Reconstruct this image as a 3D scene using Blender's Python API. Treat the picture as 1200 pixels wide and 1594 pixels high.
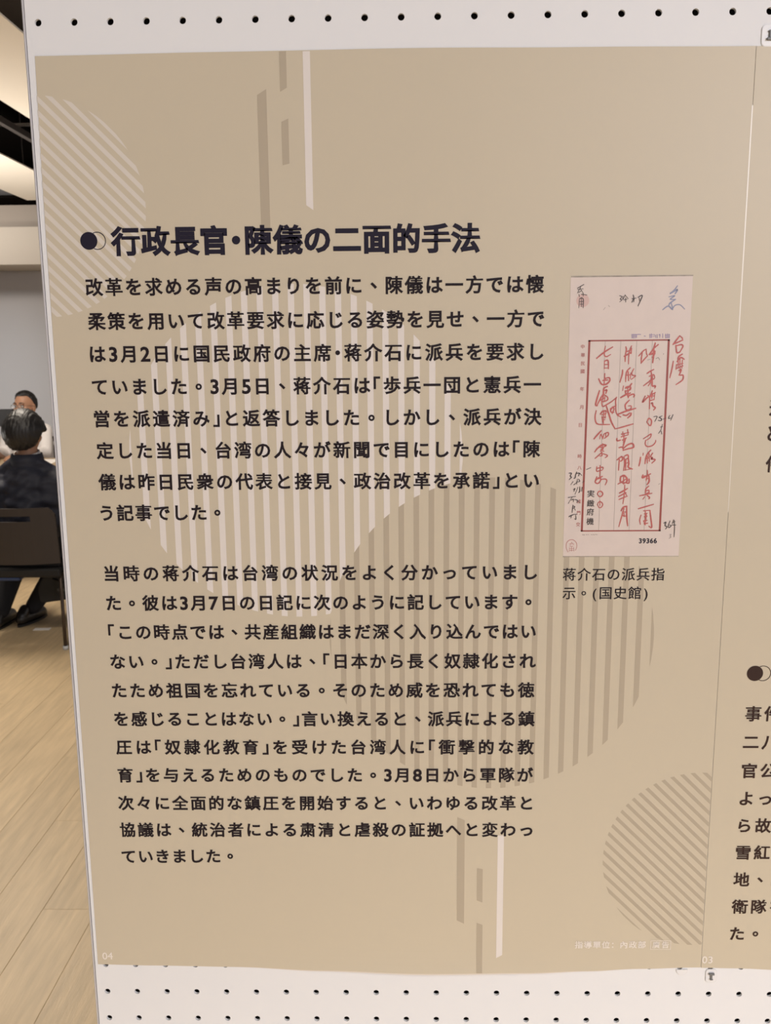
import bpy, bmesh, math, random
from mathutils import Vector, Matrix

for _o in list(bpy.data.objects):
    bpy.data.objects.remove(_o, do_unlink=True)
SC = bpy.context.scene
COL = SC.collection
random.seed(7)

# ------------------------------------------------------------------ camera
# board coordinates: x to the right, v downwards, both in mm, on the front face Y = 0
VZ = 1.72747                                    # world height of v = 0
cam = bpy.data.cameras.new('camera')
cam_o = bpy.data.objects.new('camera', cam)
COL.objects.link(cam_o)
cam.sensor_fit = 'VERTICAL'
cam.sensor_height = 36.0
cam.lens = 1373.694 / 1594 * 36.0
cam.clip_start = 0.02
RIGHT = Vector((0.99980851, 0.01753744, -0.00868187))
DOWN = Vector((-0.00547626, -0.17518352, -0.98452057))
FWD = Vector((-0.01878689, 0.98437959, -0.17505394))
M = Matrix.Identity(4)
for _i in range(3):
    M[_i][0] = RIGHT[_i]; M[_i][1] = -DOWN[_i]; M[_i][2] = -FWD[_i]
M[0][3], M[1][3], M[2][3] = 0.24882, -0.65314, 1.5
cam_o.matrix_world = M
cam.dof.use_dof = True
cam.dof.focus_distance = 0.67
cam.dof.aperture_fstop = 26
SC.camera = cam_o

# ------------------------------------------------------------------ light
w = bpy.data.worlds.new('room_glow')
SC.world = w
w.use_nodes = True
w.node_tree.nodes['Background'].inputs[0].default_value = (1.0, 0.93, 0.885, 1)
w.node_tree.nodes['Background'].inputs[1].default_value = 0.41
SC.view_settings.view_transform = 'Standard'
SC.view_settings.look = 'None'
SC.view_settings.gamma = 1.0
SC.view_settings.use_curve_mapping = False
SC.view_settings.exposure = 0.0

def area(name, loc, target, sx, sy, power, color):
    l = bpy.data.lights.new(name, 'AREA')
    l.shape = 'RECTANGLE'; l.size = sx; l.size_y = sy
    l.energy = power; l.color = color
    o = bpy.data.objects.new(name, l)
    COL.objects.link(o)
    o.location = loc
    o.rotation_euler = (Vector(target) - Vector(loc)).to_track_quat('-Z', 'Y').to_euler()
    return o

WARM = (1.0, 0.89, 0.76)
area('gallery_ceiling_light', (2.9, -3.8, 2.6), (0.5, 0, 1.0), 2.4, 1.2, 152, (0.95, 0.93, 1.0))
dl = area('floor_bounce_fill', (0.5, -1.7, 3.1), (0.5, -1.5, 0), 0.8, 0.5, 37, (1.0, 0.96, 0.94))  # unseen fill added on the floor so its bounce lifts the lower board
dl.data.spread = math.radians(75)
area('track_light', (-2.25, 4.6, 3.15), (-1.9, 3.9, 0), 0.3, 1.4, 106, WARM)
area('track_light', (-1.2, 1.6, 3.2), (-1.2, 2.0, 0), 0.5, 0.8, 48, WARM)
wl = area('wall_light', (-3.9, 6.2, 2.88), (-3.9, 8.5, 0.6), 0.9, 0.2, 7.2, (0.92, 0.94, 0.96))
wl.data.spread = math.radians(58)
bl = area('beam_light', (-4.1, 6.9, 2.80), (-3.7, 7.9, 2.62), 1.0, 0.1, 4.2, (1.0, 0.92, 0.84))
bl.data.spread = math.radians(100)
ul = area('ceiling_fill', (-4.2, 5.0, 0.9), (-2.5, 5.4, 2.9), 1.0, 1.0, 66, (1.0, 0.94, 0.87))  # unseen fill added to brighten the cream ceiling panels
ul.data.spread = math.radians(110)

# ------------------------------------------------------------------ materials
def srgb(r, g, b):
    f = lambda c: (c / 255 / 12.92) if c <= 10 else ((c / 255 + 0.055) / 1.055) ** 2.4
    return (f(r), f(g), f(b), 1)

def mat(name, col, rough=0.6, metal=0.0, spec=0.5, noise=0.0, nscale=8.0, bump=0.0, bscale=60.0, alpha=1.0, coat=0.0, rand=0.0, stretch=None, trans=0.0):
    m = bpy.data.materials.new(name)
    m.use_nodes = True
    nt = m.node_tree; n = nt.nodes; b = n['Principled BSDF']
    b.inputs['Base Color'].default_value = (col[0], col[1], col[2], 1)
    b.inputs['Roughness'].default_value = rough
    b.inputs['Metallic'].default_value = metal
    b.inputs['Specular IOR Level'].default_value = spec
    b.inputs['Coat Weight'].default_value = coat
    b.inputs['Alpha'].default_value = alpha
    b.inputs['Transmission Weight'].default_value = trans
    tc = n.new('ShaderNodeTexCoord'); mp = n.new('ShaderNodeMapping')
    nt.links.new(tc.outputs['Object'], mp.inputs['Vector'])
    if stretch: mp.inputs['Scale'].default_value = stretch
    if noise or rand:
        no = n.new('ShaderNodeTexNoise'); no.inputs['Scale'].default_value = nscale; no.inputs['Detail'].default_value = 5
        nt.links.new(mp.outputs[0], no.inputs['Vector'])
        mr = n.new('ShaderNodeMapRange')
        mr.inputs['From Min'].default_value = 0.25; mr.inputs['From Max'].default_value = 0.75
        mr.inputs['To Min'].default_value = 1 - noise; mr.inputs['To Max'].default_value = 1 + noise
        nt.links.new(no.outputs[0], mr.inputs['Value'])
        v = mr.outputs[0]
        if rand:
            oi = n.new('ShaderNodeObjectInfo'); m2 = n.new('ShaderNodeMapRange')
            m2.inputs['To Min'].default_value = 1 - rand; m2.inputs['To Max'].default_value = 1 + rand
            nt.links.new(oi.outputs['Random'], m2.inputs['Value'])
            mu = n.new('ShaderNodeMath'); mu.operation = 'MULTIPLY'
            nt.links.new(v, mu.inputs[0]); nt.links.new(m2.outputs[0], mu.inputs[1]); v = mu.outputs[0]
            off = n.new('ShaderNodeVectorMath'); off.operation = 'ADD'
            cmb = n.new('ShaderNodeCombineXYZ'); m10 = n.new('ShaderNodeMath'); m10.operation = 'MULTIPLY'; m10.inputs[1].default_value = 37
            nt.links.new(oi.outputs['Random'], m10.inputs[0]); nt.links.new(m10.outputs[0], cmb.inputs[2])
            nt.links.new(mp.outputs[0], off.inputs[0]); nt.links.new(cmb.outputs[0], off.inputs[1])
            nt.links.new(off.outputs[0], no.inputs['Vector'])
        mx = n.new('ShaderNodeVectorMath'); mx.operation = 'SCALE'
        mx.inputs[0].default_value = col[:3]
        nt.links.new(v, mx.inputs['Scale'])
        nt.links.new(mx.outputs[0], b.inputs['Base Color'])
    if bump:
        n2 = n.new('ShaderNodeTexNoise'); n2.inputs['Scale'].default_value = bscale; n2.inputs['Detail'].default_value = 3
        nt.links.new(mp.outputs[0], n2.inputs['Vector'])
        bp = n.new('ShaderNodeBump'); bp.inputs['Strength'].default_value = bump; bp.inputs['Distance'].default_value = 0.01
        nt.links.new(n2.outputs[0], bp.inputs['Height']); nt.links.new(bp.outputs[0], b.inputs['Normal'])
    return m

MT = {}
MT['board'] = mat('white_powder_coat', (0.78, 0.775, 0.765), 0.55, spec=0.35)
MT['trim'] = mat('aluminium_edge', (0.52, 0.50, 0.50), 0.45, metal=0.2)
MT['inner'] = mat('board_inside', (0.10, 0.09, 0.085), 0.8)
MT['poster'] = mat('tan_poster_print', (0.578, 0.502, 0.372), 0.45, spec=0.4, noise=0.012, nscale=5)
MT['edge_shade'] = mat('painted_edge_shade', (0.69, 0.62, 0.53), 0.35, spec=0.5)  # soft shade below the poster, put into an even tan
MT['pale'] = mat('pale_print', (0.74, 0.68, 0.62), 0.5, spec=0.4)
MT['pale_soft'] = mat('soft_pale_print', (0.67, 0.61, 0.53), 0.5, spec=0.4)
MT['dark'] = mat('taupe_print', (0.445, 0.375, 0.275), 0.5, spec=0.4)
MT['ink'] = mat('dark_ink', (0.016, 0.010, 0.013), 0.6, spec=0.2)
MT['ink_navy'] = mat('navy_ink', (0.016, 0.013, 0.026), 0.6, spec=0.2)
MT['ink_brown'] = mat('brown_ink', (0.040, 0.020, 0.015), 0.6, spec=0.2)
MT['ink_light'] = mat('cream_ink', (0.80, 0.73, 0.65), 0.5, spec=0.4)
MT['paper'] = mat('aged_paper_print', (0.672, 0.57, 0.505), 0.5, spec=0.4, noise=0.03, nscale=60)
MT['paper_edge'] = mat('paper_edge_print', (0.34, 0.29, 0.23), 0.5, noise=0.3, nscale=150)
MT['frame_red'] = mat('red_rule_ink', (0.30, 0.060, 0.045), 0.5)
MT['red'] = mat('red_pencil_ink', (0.46, 0.105, 0.09), 0.5, noise=0.25, nscale=900)
MT['red_small'] = mat('small_red_ink', (0.42, 0.12, 0.10), 0.5)
MT['black_pen'] = mat('black_pen_ink', (0.055, 0.04, 0.035), 0.5)
MT['blue'] = mat('blue_pencil_ink', (0.25, 0.26, 0.36), 0.5)
MT['pencil'] = mat('grey_pencil_ink', (0.30, 0.24, 0.21), 0.5)
MT['purple'] = mat('purple_stamp_ink', (0.30, 0.23, 0.36), 0.5)
MT['seal_ink'] = mat('seal_ink', (0.50, 0.22, 0.19), 0.5)
MT['edge_light'] = mat('seam_highlight', (0.80, 0.74, 0.64), 0.3)  # seam highlight as a pale colour
MT['seal_soft'] = mat('soft_seal_ink', (0.62, 0.42, 0.37), 0.5)
MT['rule'] = mat('ruled_line_ink', (0.36, 0.29, 0.25), 0.5)
MT['tab'] = mat('clear_plastic_tab', (0.78, 0.77, 0.755), 0.4, spec=0.5)
MT['tab_edge'] = mat('tab_rim', (0.68, 0.67, 0.65), 0.35)
MT['tab_grey'] = mat('grey_plastic', (0.16, 0.16, 0.155), 0.5)
MT['wood'] = mat('oak_plank', (0.58, 0.44, 0.265), 0.42, spec=0.5, noise=0.15, nscale=6, rand=0.06, stretch=(9, 0.9, 1), bump=0.08, bscale=30)
MT['wood_base'] = mat('floor_bed', (0.36, 0.26, 0.16), 0.7)
MT['wall'] = mat('painted_wall', (0.46, 0.44, 0.43), 0.85, bump=0.05)
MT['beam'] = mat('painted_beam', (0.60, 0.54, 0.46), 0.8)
MT['beam_shaded'] = mat('shaded_soffit', (0.42, 0.365, 0.31), 0.85)  # beam colour darkened to carry the shade of the upper band
MT['void'] = mat('black_ceiling_void', (0.006, 0.005, 0.0045), 1.0, spec=0.0)
MT['panel'] = mat('cream_ceiling_panel', (0.84, 0.765, 0.65), 0.8)
MT['rail'] = mat('dark_track', (0.05, 0.042, 0.038), 0.5)
MT['hair'] = mat('black_hair', (0.007, 0.006, 0.007), 0.48, spec=0.55, bump=0.6, bscale=30, stretch=(2.5, 0.6, 0.5))
MT['skin'] = mat('skin', (0.44, 0.235, 0.145), 0.5, noise=0.06, nscale=20)
MT['suit'] = mat('navy_suit_cloth', (0.015, 0.017, 0.030), 0.65, spec=0.4, noise=0.15, nscale=25, bump=0.5, bscale=11, stretch=(0.7, 1, 3.2))
MT['trousers'] = mat('dark_trouser_cloth', (0.010, 0.010, 0.014), 0.85, noise=0.1, nscale=20)
MT['shirt'] = mat('white_shirt_cloth', (0.78, 0.75, 0.74), 0.8, bump=0.4, bscale=14)
MT['shoe'] = mat('black_leather', (0.012, 0.010, 0.010), 0.32, spec=0.6)
MT['chair'] = mat('dark_brown_plastic', (0.034, 0.027, 0.026), 0.5, bump=0.12, bscale=220)
MT['seat'] = mat('blue_seat_fabric', (0.035, 0.055, 0.13), 0.8)
MT['steel'] = mat('dark_bronze_tube', (0.07, 0.05, 0.038), 0.35, metal=0.6)
MT['glide'] = mat('pale_glide', (0.55, 0.57, 0.60), 0.4)
MT['chrome'] = mat('chrome', (0.75, 0.72, 0.68), 0.2, metal=1.0)
MT['bag'] = mat('black_nylon', (0.008, 0.008, 0.009), 0.7, bump=0.3, bscale=30)
MT['bag_mark'] = mat('grey_bag_mark', (0.04, 0.04, 0.04), 0.5)
MT['white'] = mat('white_paper', (0.86, 0.83, 0.80), 0.7)
MT['table'] = mat('tan_table_top', (0.42, 0.31, 0.19), 0.45, noise=0.08, nscale=4, stretch=(1, 8, 1))
MT['black'] = mat('black_plastic', (0.012, 0.012, 0.014), 0.4)
MT['eye'] = mat('eye_white', (0.6, 0.56, 0.52), 0.3)
MT['iris'] = mat('dark_iris', (0.02, 0.012, 0.01), 0.2)
MT['lip'] = mat('lip', (0.36, 0.15, 0.11), 0.5)
MT['glassframe'] = mat('dark_glasses_frame', (0.05, 0.035, 0.03), 0.35)
MT['lens'] = mat('spectacle_lens', (0.9, 0.9, 0.9), 0.05, alpha=0.12)

# ------------------------------------------------------------------ helpers
def link(name, me, material=None, parent=None, loc=None, smooth=False):
    o = bpy.data.objects.new(name, me)
    COL.objects.link(o)
    if material is not None and not me.materials:
        me.materials.append(material)
    if parent is not None:
        o.parent = parent
    if loc is not None:
        o.location = loc
    if smooth:
        for p in me.polygons: p.use_smooth = True
    return o

def bm_obj(name, bm, material, parent=None, loc=None, smooth=False):
    me = bpy.data.meshes.new(name)
    bmesh.ops.recalc_face_normals(bm, faces=bm.faces)
    bm.to_mesh(me); bm.free()
    return link(name, me, material, parent, loc, smooth)

def py_obj(name, verts, faces, material, parent=None, smooth=False):
    me = bpy.data.meshes.new(name)
    me.from_pydata(verts, [], faces)
    me.update()
    return link(name, me, material, parent, smooth=smooth)

def empty(name, loc=(0, 0, 0), rz=0.0):
    o = bpy.data.objects.new(name, None)
    COL.objects.link(o)
    o.location = loc; o.rotation_euler = (0, 0, rz)
    o.empty_display_size = 0.1
    return o

def tag(o, label=None, cat=None, group=None, kind=None):
    if label: o['label'] = label
    if cat: o['category'] = cat
    if group: o['group'] = group
    if kind: o['kind'] = kind
    return o

def box(bm, x0, x1, y0, y1, z0, z1, bev=0.0):
    r = bmesh.ops.create_cube(bm, size=1.0)
    vs = r['verts']
    for v in vs:
        v.co = Vector(((x0 + x1) / 2 + v.co.x * (x1 - x0), (y0 + y1) / 2 + v.co.y * (y1 - y0), (z0 + z1) / 2 + v.co.z * (z1 - z0)))
    if bev:
        es = list({e for v in vs for e in v.link_edges})
        bmesh.ops.bevel(bm, geom=es, offset=bev, segments=2, affect='EDGES', profile=0.5)

def box_obj(name, x0, x1, y0, y1, z0, z1, material, parent=None, bev=0.0):
    bm = bmesh.new(); box(bm, x0, x1, y0, y1, z0, z1, bev)
    return bm_obj(name, bm, material, parent)

def tube(bm, pts, r, n=10):
    rings = []
    pts = [Vector(p) for p in pts]
    for i, p in enumerate(pts):
        d = (pts[min(i + 1, len(pts) - 1)] - pts[max(i - 1, 0)]).normalized()
        up = Vector((0, 0, 1)) if abs(d.z) < 0.9 else Vector((1, 0, 0))
        a = d.cross(up).normalized(); b = d.cross(a)
        rr = r[i] if isinstance(r, (list, tuple)) else r
        rings.append([bm.verts.new(p + a * rr * math.cos(2 * math.pi * k / n) + b * rr * math.sin(2 * math.pi * k / n)) for k in range(n)])
    for i in range(len(rings) - 1):
        for k in range(n):
            bm.faces.new((rings[i][k], rings[i][(k + 1) % n], rings[i + 1][(k + 1) % n], rings[i + 1][k]))
    bm.faces.new(rings[0]); bm.faces.new(rings[-1][::-1])

def tube_obj(name, pts, r, material, parent=None, n=10):
    bm = bmesh.new(); tube(bm, pts, r, n)
    return bm_obj(name, bm, material, parent, smooth=True)

def ell(bm, c, r, rot=None, seg=20):
    m = Matrix.Translation(Vector(c)) @ (rot.to_4x4() if rot else Matrix.Identity(4)) @ Matrix.Diagonal((r[0], r[1], r[2], 1))
    bmesh.ops.create_uvsphere(bm, u_segments=seg, v_segments=max(8, seg * 2 // 3), radius=1.0, matrix=m)

def limb(bm, chain, squash=None):
    """tapered capsules through (x, y, z, r)"""
    for i, (x, y, z, r) in enumerate(chain):
        ell(bm, (x, y, z), (r, r, r), seg=14)
        if i:
            p = Vector(chain[i - 1][:3]); q = Vector((x, y, z)); d = q - p
            if d.length < 1e-5: continue
            m = Matrix.Translation((p + q) / 2) @ d.to_track_quat('Z', 'Y').to_matrix().to_4x4()
            bmesh.ops.create_cone(bm, cap_ends=True, segments=16, radius1=chain[i - 1][3], radius2=r, depth=d.length, matrix=m)

def fuse(name, bm, material, parent, voxel=0.007, smooth_it=6, fac=0.5, warp=None):
    """join overlapping volumes into one continuous skin"""
    me = bpy.data.meshes.new(name + '_raw'); bm.to_mesh(me); bm.free()
    t = bpy.data.objects.new('tmp', me); COL.objects.link(t)
    a = t.modifiers.new('r', 'REMESH'); a.mode = 'VOXEL'; a.voxel_size = voxel
    if smooth_it:
        s = t.modifiers.new('s', 'SMOOTH'); s.iterations = smooth_it; s.factor = fac
    dg = bpy.context.evaluated_depsgraph_get(); dg.update()
    out = bpy.data.meshes.new_from_object(t.evaluated_get(dg))
    out.name = name
    bpy.data.objects.remove(t); bpy.data.meshes.remove(me)
    if warp:
        for v in out.vertices: v.co = warp(v.co)
    out.materials.clear()
    return link(name, out, material, parent, smooth=True)

# ---- glyphs of flat print -------------------------------------------------
_gl = {}
def glyph(ch, off):
    """filled glyph, thickened by a mitred band of width off (em) round every outline"""
    k = (ch, off)
    if k not in _gl:
        c = bpy.data.curves.new('t', 'FONT'); c.body = ch; c.size = 1; c.resolution_u = 3
        o = bpy.data.objects.new('t', c); COL.objects.link(o)
        dg = bpy.context.evaluated_depsgraph_get(); dg.update()
        me = bpy.data.meshes.new_from_object(o.evaluated_get(dg))
        vs = [(v.co.x, v.co.y) for v in me.vertices]
        # weld doubles so that outlines close
        key = {}; remap = []
        wv = []
        for p in vs:
            q = (round(p[0], 5), round(p[1], 5))
            if q not in key: key[q] = len(wv); wv.append(p)
            remap.append(key[q])
        fs = []
        for p in me.polygons:
            f = [remap[i] for i in p.vertices]
            if len(set(f)) < 3: continue
            ar = sum(wv[f[i]][0] * wv[f[(i + 1) % len(f)]][1] - wv[f[(i + 1) % len(f)]][0] * wv[f[i]][1] for i in range(len(f)))
            fs.append(tuple(f) if ar > 0 else tuple(f[::-1]))
        bpy.data.objects.remove(o); bpy.data.curves.remove(c); bpy.data.meshes.remove(me)
        if off > 0:
            cnt = {}
            for f in fs:
                for i in range(len(f)): cnt[(f[i], f[(i + 1) % len(f)])] = 1
            edges = [e for e in cnt if (e[1], e[0]) not in cnt]
            def nrm(e):
                a, b = wv[e[0]], wv[e[1]]; dx, dy = b[0] - a[0], b[1] - a[1]; L = math.hypot(dx, dy) or 1e-9
                return dy / L, -dx / L                         # outward of a counter-clockwise fill
            at = {}
            for e in edges:
                n = nrm(e)
                at.setdefault(e[0], []).append(n); at.setdefault(e[1], []).append(n)
            outer = {}
            for vi, ns in at.items():
                mx, my = sum(n[0] for n in ns), sum(n[1] for n in ns); L = math.hypot(mx, my)
                if L < 1e-4: mx, my, L = ns[0][0], ns[0][1], 1.0
                mx, my = mx / L, my / L
                d = off / max(0.6, mx * ns[0][0] + my * ns[0][1])
                outer[vi] = len(wv); wv.append((wv[vi][0] + mx * d, wv[vi][1] + my * d))
            for a, b in edges: fs.append((b, a, outer[a], outer[b]))
        _gl[k] = (wv, fs)
    return _gl[k]

def lift(x, v):
    """how far the lower poster edge stands off the board (mm)"""
    a = max(0.0, 1 - max(0.0, 731 - v) / 26.0)
    return 1.6 * a * a * math.exp(-((x - 270) / 170.0) ** 2)

def P(x, v, layer=0.0):
    """board millimetres (plus print layer) to world metres"""
    return (x / 1000, -(0.45 + lift(x, v) + 0.06 * layer) / 1000, VZ - v / 1000)

def text_part(name, s, x0, x1, vL, vR, em, off, material, parent, layer=4, fixed=None, slim=1.0, by=0.36):
    adv = {'0': .6, '1': .6, '2': .6, '3': .6, '4': .6, '5': .6, '6': .6, '7': .6, '8': .6, '9': .6, '「': .52, '」': .52, '(': .5, ')': .5, '・': .5}
    cells = [adv.get(c, 1.0) for c in s]
    G = [glyph(c, off) for c in s]
    cen = []; t = 0
    for c in cells: cen.append(t + c / 2); t += c
    def ext(g): xs = [p[0] for p in g[0]]; return min(xs), max(xs)
    def local(i):                       # glyph ink centre relative to its cell centre, in em
        a, b = ext(G[i])
        if s[i] in '、。「」()・0123456789': return -(b - a) / 2, (b - a) / 2, -(a + b) / 2
        return a - 0.5, b - 0.5, -0.5
    l0 = local(0)[0] * em; l1 = local(len(s) - 1)[1] * em
    if fixed: p = fixed; base = x0 - l0 - cen[0] * p
    else:
        p = ((x1 - l1) - (x0 - l0)) / (cen[-1] - cen[0]) if len(s) > 1 else em
        base = x0 - l0 - cen[0] * p
    V, F = [], []
    for i, ch in enumerate(s):
        vs, fs = G[i]; cx = base + cen[i] * p; sh = local(i)[2]
        vc = vL + (vR - vL) * (cx - x0) / max(1e-6, (x1 - x0))
        yo = by; k_ = 1.12 if ch in '0123456789' and slim == 1.0 else 1.0
        if ch in '、。':
            ys = [q[1] for q in vs]; yo = (min(ys) + max(ys)) / 2
        elif ch in '0123456789': yo = 0.345
        b = len(V)
        for (gx, gy) in vs: V.append(P(cx + (gx + sh) * em * slim * k_, vc - (gy - yo) * em * k_, layer))
        for f in fs: F.append(tuple(b + q for q in f))
    return py_obj(name, V, F, material, parent)

def poly_part(name, polys, material, parent, layer):
    V, F = [], []
    for pl in polys:
        b = len(V); V += [P(x, v, layer) for x, v in pl]; F.append(tuple(range(b, b + len(pl)))[::-1])
    return py_obj(name, V, F, material, parent)

def stroke_part(name, data, wid, material, parent, layer):
    V, F = [], []
    for st in data.split(';'):
        pts = [tuple(float(q) for q in p.split(',')) for p in st.split(' ')]
        if len(pts) > 2:                                # Catmull-Rom
            sm = []
            for i in range(len(pts) - 1):
                p0 = pts[max(i - 1, 0)]; p1 = pts[i]; p2 = pts[i + 1]; p3 = pts[min(i + 2, len(pts) - 1)]
                for k in range(4):
                    t = k / 4
                    sm.append(tuple(0.5 * (2 * p1[j] + (p2[j] - p0[j]) * t + (2 * p0[j] - 5 * p1[j] + 4 * p2[j] - p3[j]) * t * t + (3 * p1[j] - p0[j] - 3 * p2[j] + p3[j]) * t ** 3) for j in (0, 1)))
            sm.append(pts[-1]); pts = sm
        n = len(pts); b = len(V)
        ww = wid * random.uniform(0.8, 1.2); lay = layer + 0.07 * (len(V) % 97) / 97 + 0.06 * (n % 5)
        for i, p in enumerate(pts):
            a = pts[max(i - 1, 0)]; c = pts[min(i + 1, n - 1)]
            dx, dy = c[0] - a[0], c[1] - a[1]; L = math.hypot(dx, dy) or 1
            t = i / (n - 1); h = ww / 2 * (0.55 + 0.6 * math.sin(math.pi * (0.15 + 0.75 * t)))
            ex = 0
            if i == 0: ex = -h * 0.7
            if i == n - 1: ex = h * 0.7
            for sgn in (1, -1): V.append(P(p[0] - dy / L * h * sgn + dx / L * ex, p[1] + dx / L * h * sgn + dy / L * ex, lay))
        for i in range(n - 1): F.append((b + 2 * i, b + 2 * i + 1, b + 2 * i + 3, b + 2 * i + 2))
    return py_obj(name, V, F, material, parent)

def disc(cx, cv, r, n=48, a0=0.0, a1=2 * math.pi):
    return [(cx + r * math.cos(a0 + (a1 - a0) * i / n), cv + r * math.sin(a0 + (a1 - a0) * i / n)) for i in range(n)]

def ring_polys(cx, cv, r, wd, n=64, a0=0.0, a1=2 * math.pi):
    out = []
    for i in range(n):
        a = a0 + (a1 - a0) * i / n; b = a0 + (a1 - a0) * (i + 1) / n
        out.append([(cx + r * math.cos(a), cv + r * math.sin(a)), (cx + r * math.cos(b), cv + r * math.sin(b)),
                    (cx + (r - wd) * math.cos(b), cv + (r - wd) * math.sin(b)), (cx + (r - wd) * math.cos(a), cv + (r - wd) * math.sin(a))])
    return out
# ------------------------------------------------------------------ structure
# floor of oak planks running away from the camera
floor = box_obj('floor', -6.5, 4.0, -5.0, 9.2, -0.10, -0.012, MT['wood_base'])
tag(floor, kind='structure')
PW, PL = 0.15, 1.35
pm = {}
def plank_mesh(L):
    k = round(L, 3)
    if k not in pm:
        bm = bmesh.new(); box(bm, 0.0003, PW - 0.0003, 0.0003, L - 0.0003, -0.012, 0.0, 0.0008)
        me = bpy.data.meshes.new('plank'); bm.to_mesh(me); bm.free(); me.materials.append(MT['wood']); pm[k] = me
    return pm[k]
far_bm = bmesh.new()
ix = 0
x = -6.45
while x < 3.9:
    y = -4.9 - (ix * 0.47 % PL)
    while y < 9.1:
        y1 = y + PL
        if -4.1 < x < -0.28 and y1 > 0.4 and y < 8.3:
            o = bpy.data.objects.new('plank', plank_mesh(PL)); COL.objects.link(o); o.parent = floor
            o.location = (x, y, random.uniform(-0.0003, 0.0))
        else:
            box(far_bm, x + .0006, x + PW - .0006, max(y, -5) + .0006, min(y1, 9.2) - .0006, -0.012, -0.0002)
        y = y1
    x += PW; ix += 1
tag(bm_obj('plank_field', far_bm, MT['wood'], floor), kind='stuff')

tag(box_obj('wall_back', -6.5, 4.0, 8.5, 8.7, -0.05, 3.6, MT['wall']), kind='structure')
tag(box_obj('wall_left', -6.7, -6.5, -5.0, 8.7, -0.05, 3.6, MT['wall']), kind='structure')
tag(box_obj('trim_1', -6.5, 4.0, 7.9, 8.5, 2.371, 2.715, MT['beam'], bev=0.004), 'pale painted beam across the top of the back wall', kind='structure')
tag(box_obj('trim_2', -6.5, 4.0, 8.0, 8.5, 2.715, 2.925, MT['beam_shaded']), 'shaded grey beige band above the beam', kind='structure')
tag(box_obj('trim_3', -6.5, 4.0, 7.62, 8.5, 2.925, 2.95, MT['void']), kind='structure')
tag(box_obj('ceiling', -6.5, 4.0, -5.0, 8.7, 3.35, 3.5, MT['void']), 'black ceiling void above the cream panels', kind='structure')

def panel(x0, x1, y0, y1, label):
    t = empty('ceiling_panel', ((x0 + x1) / 2, (y0 + y1) / 2, 2.90))
    tag(t, label, 'ceiling panel', 'cream panels hung under the black ceiling')
    cx, cy = t.location.x, t.location.y
    box_obj('board', x0 - cx, x1 - cx, y0 - cy, y1 - cy, 0, 0.009, MT['panel'], t, 0.001)
    for hx in (x0 + 0.1 - cx, x1 - 0.1 - cx):
        for hy in (-1.6, 0, 1.6):
            tube_obj('hanger', [(hx, hy, 0.009), (hx, hy, 0.455)], 0.004, MT['rail'], t, 6)
panel(-1.95, -1.40, 2.0, 7.60, 'long cream ceiling panel nearest the display board, topmost in view')
panel(-3.11, -2.53, 2.0, 7.60, 'cream ceiling panel beyond the black gap, its end at the beam')
for k, (xa, h, lab) in enumerate(((-2.12, 3.10, 'thin dark ceiling rail nearer the topmost cream panel'), (-2.34, 3.02, 'thicker dark lighting rail lower in the black ceiling gap'))):
    t = empty('ceiling_rail', (xa, 4.8, h)); tag(t, lab, 'rail', 'rails in the black ceiling gap')
    box_obj('track', -0.018, 0.018, -2.8, 2.8, -0.02, 0.02, MT['rail'], t)
    for yy in (-2.2, 0, 2.2): tube_obj('hanger', [(0, yy, 0.02), (0, yy, 3.35 - h)], 0.005, MT['rail'], t, 6)
t = empty('ceiling_rail', (-1.9, 5.9, 3.12)); tag(t, 'thin dark cross rail spanning the black ceiling gap sideways', 'rail', 'rails in the black ceiling gap')
box_obj('track', -1.8, 0.6, -0.008, 0.008, -0.01, 0.01, MT['rail'], t)
for xx in (-1.5, 0.4): tube_obj('hanger', [(xx, 0, 0.01), (xx, 0, 0.23)], 0.004, MT['rail'], t, 6)

# ------------------------------------------------------------------ perforated display board
bd = empty('display_board', (0.44, 0.010, 0.0))
tag(bd, 'white perforated display board with rows of small round holes, carrying the posters', 'display board')
IB = Vector((-0.44, -0.010, 0.0))
X0, X1, V0, V1 = -8.7, 891.3, -187.5, 1562.5
def face_sheet():
    bm = bmesh.new(); N = 14; R = 2.38; T = 0.0022
    def vt(x, v, d): return bm.verts.new((x / 1000 + IB.x, d + IB.y, VZ - v / 1000))
    nc = 36; c0, r0 = 0, -7; nr = 70
    xe = [X0] + [12.5 + 25 * i for i in range(nc - 1)] + [X1]
    ve = [V0 + 25 * j for j in range(nr + 1)]
    grid = [[vt(x, v, 0) for x in xe] for v in ve]
    # square corners joined to a 16-gon: 4 corners -> 4 vertices each side
    N = 16
    for j in range(nr):
        for i in range(nc):
            cx, cv = 25.0 * i, V0 + 12.5 + 25 * j
            a = [(-math.pi * 0.75) + 2 * math.pi * k / N for k in range(N)]
            f = [vt(cx + R * math.cos(t), cv + R * math.sin(t), 0) for t in a]
            g = [vt(cx + R * math.cos(t), cv + R * math.sin(t), T) for t in a]
            cs = [grid[j][i], grid[j][i + 1], grid[j + 1][i + 1], grid[j + 1][i]]
            for s in range(4):
                k = 4 * s
                bm.faces.new((cs[s], cs[(s + 1) % 4], f[(k + 4) % N], f[k + 3], f[k + 2], f[k + 1], f[k]))
            for k in range(N): bm.faces.new((f[k], f[(k + 1) % N], g[(k + 1) % N], g[k]))
    me = bpy.data.meshes.new('perforated_sheet'); bm.to_mesh(me); bm.free()
    return link('perforated_sheet', me, MT['board'], bd)
face_sheet()
def bbox(name, x0, x1, y0, y1, v0, v1, m, bev=0.0):
    return box_obj(name, x0 / 1000 + IB.x, x1 / 1000 + IB.x, y0 + IB.y, y1 + IB.y, VZ - v1 / 1000, VZ - v0 / 1000, m, bd, bev)
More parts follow.
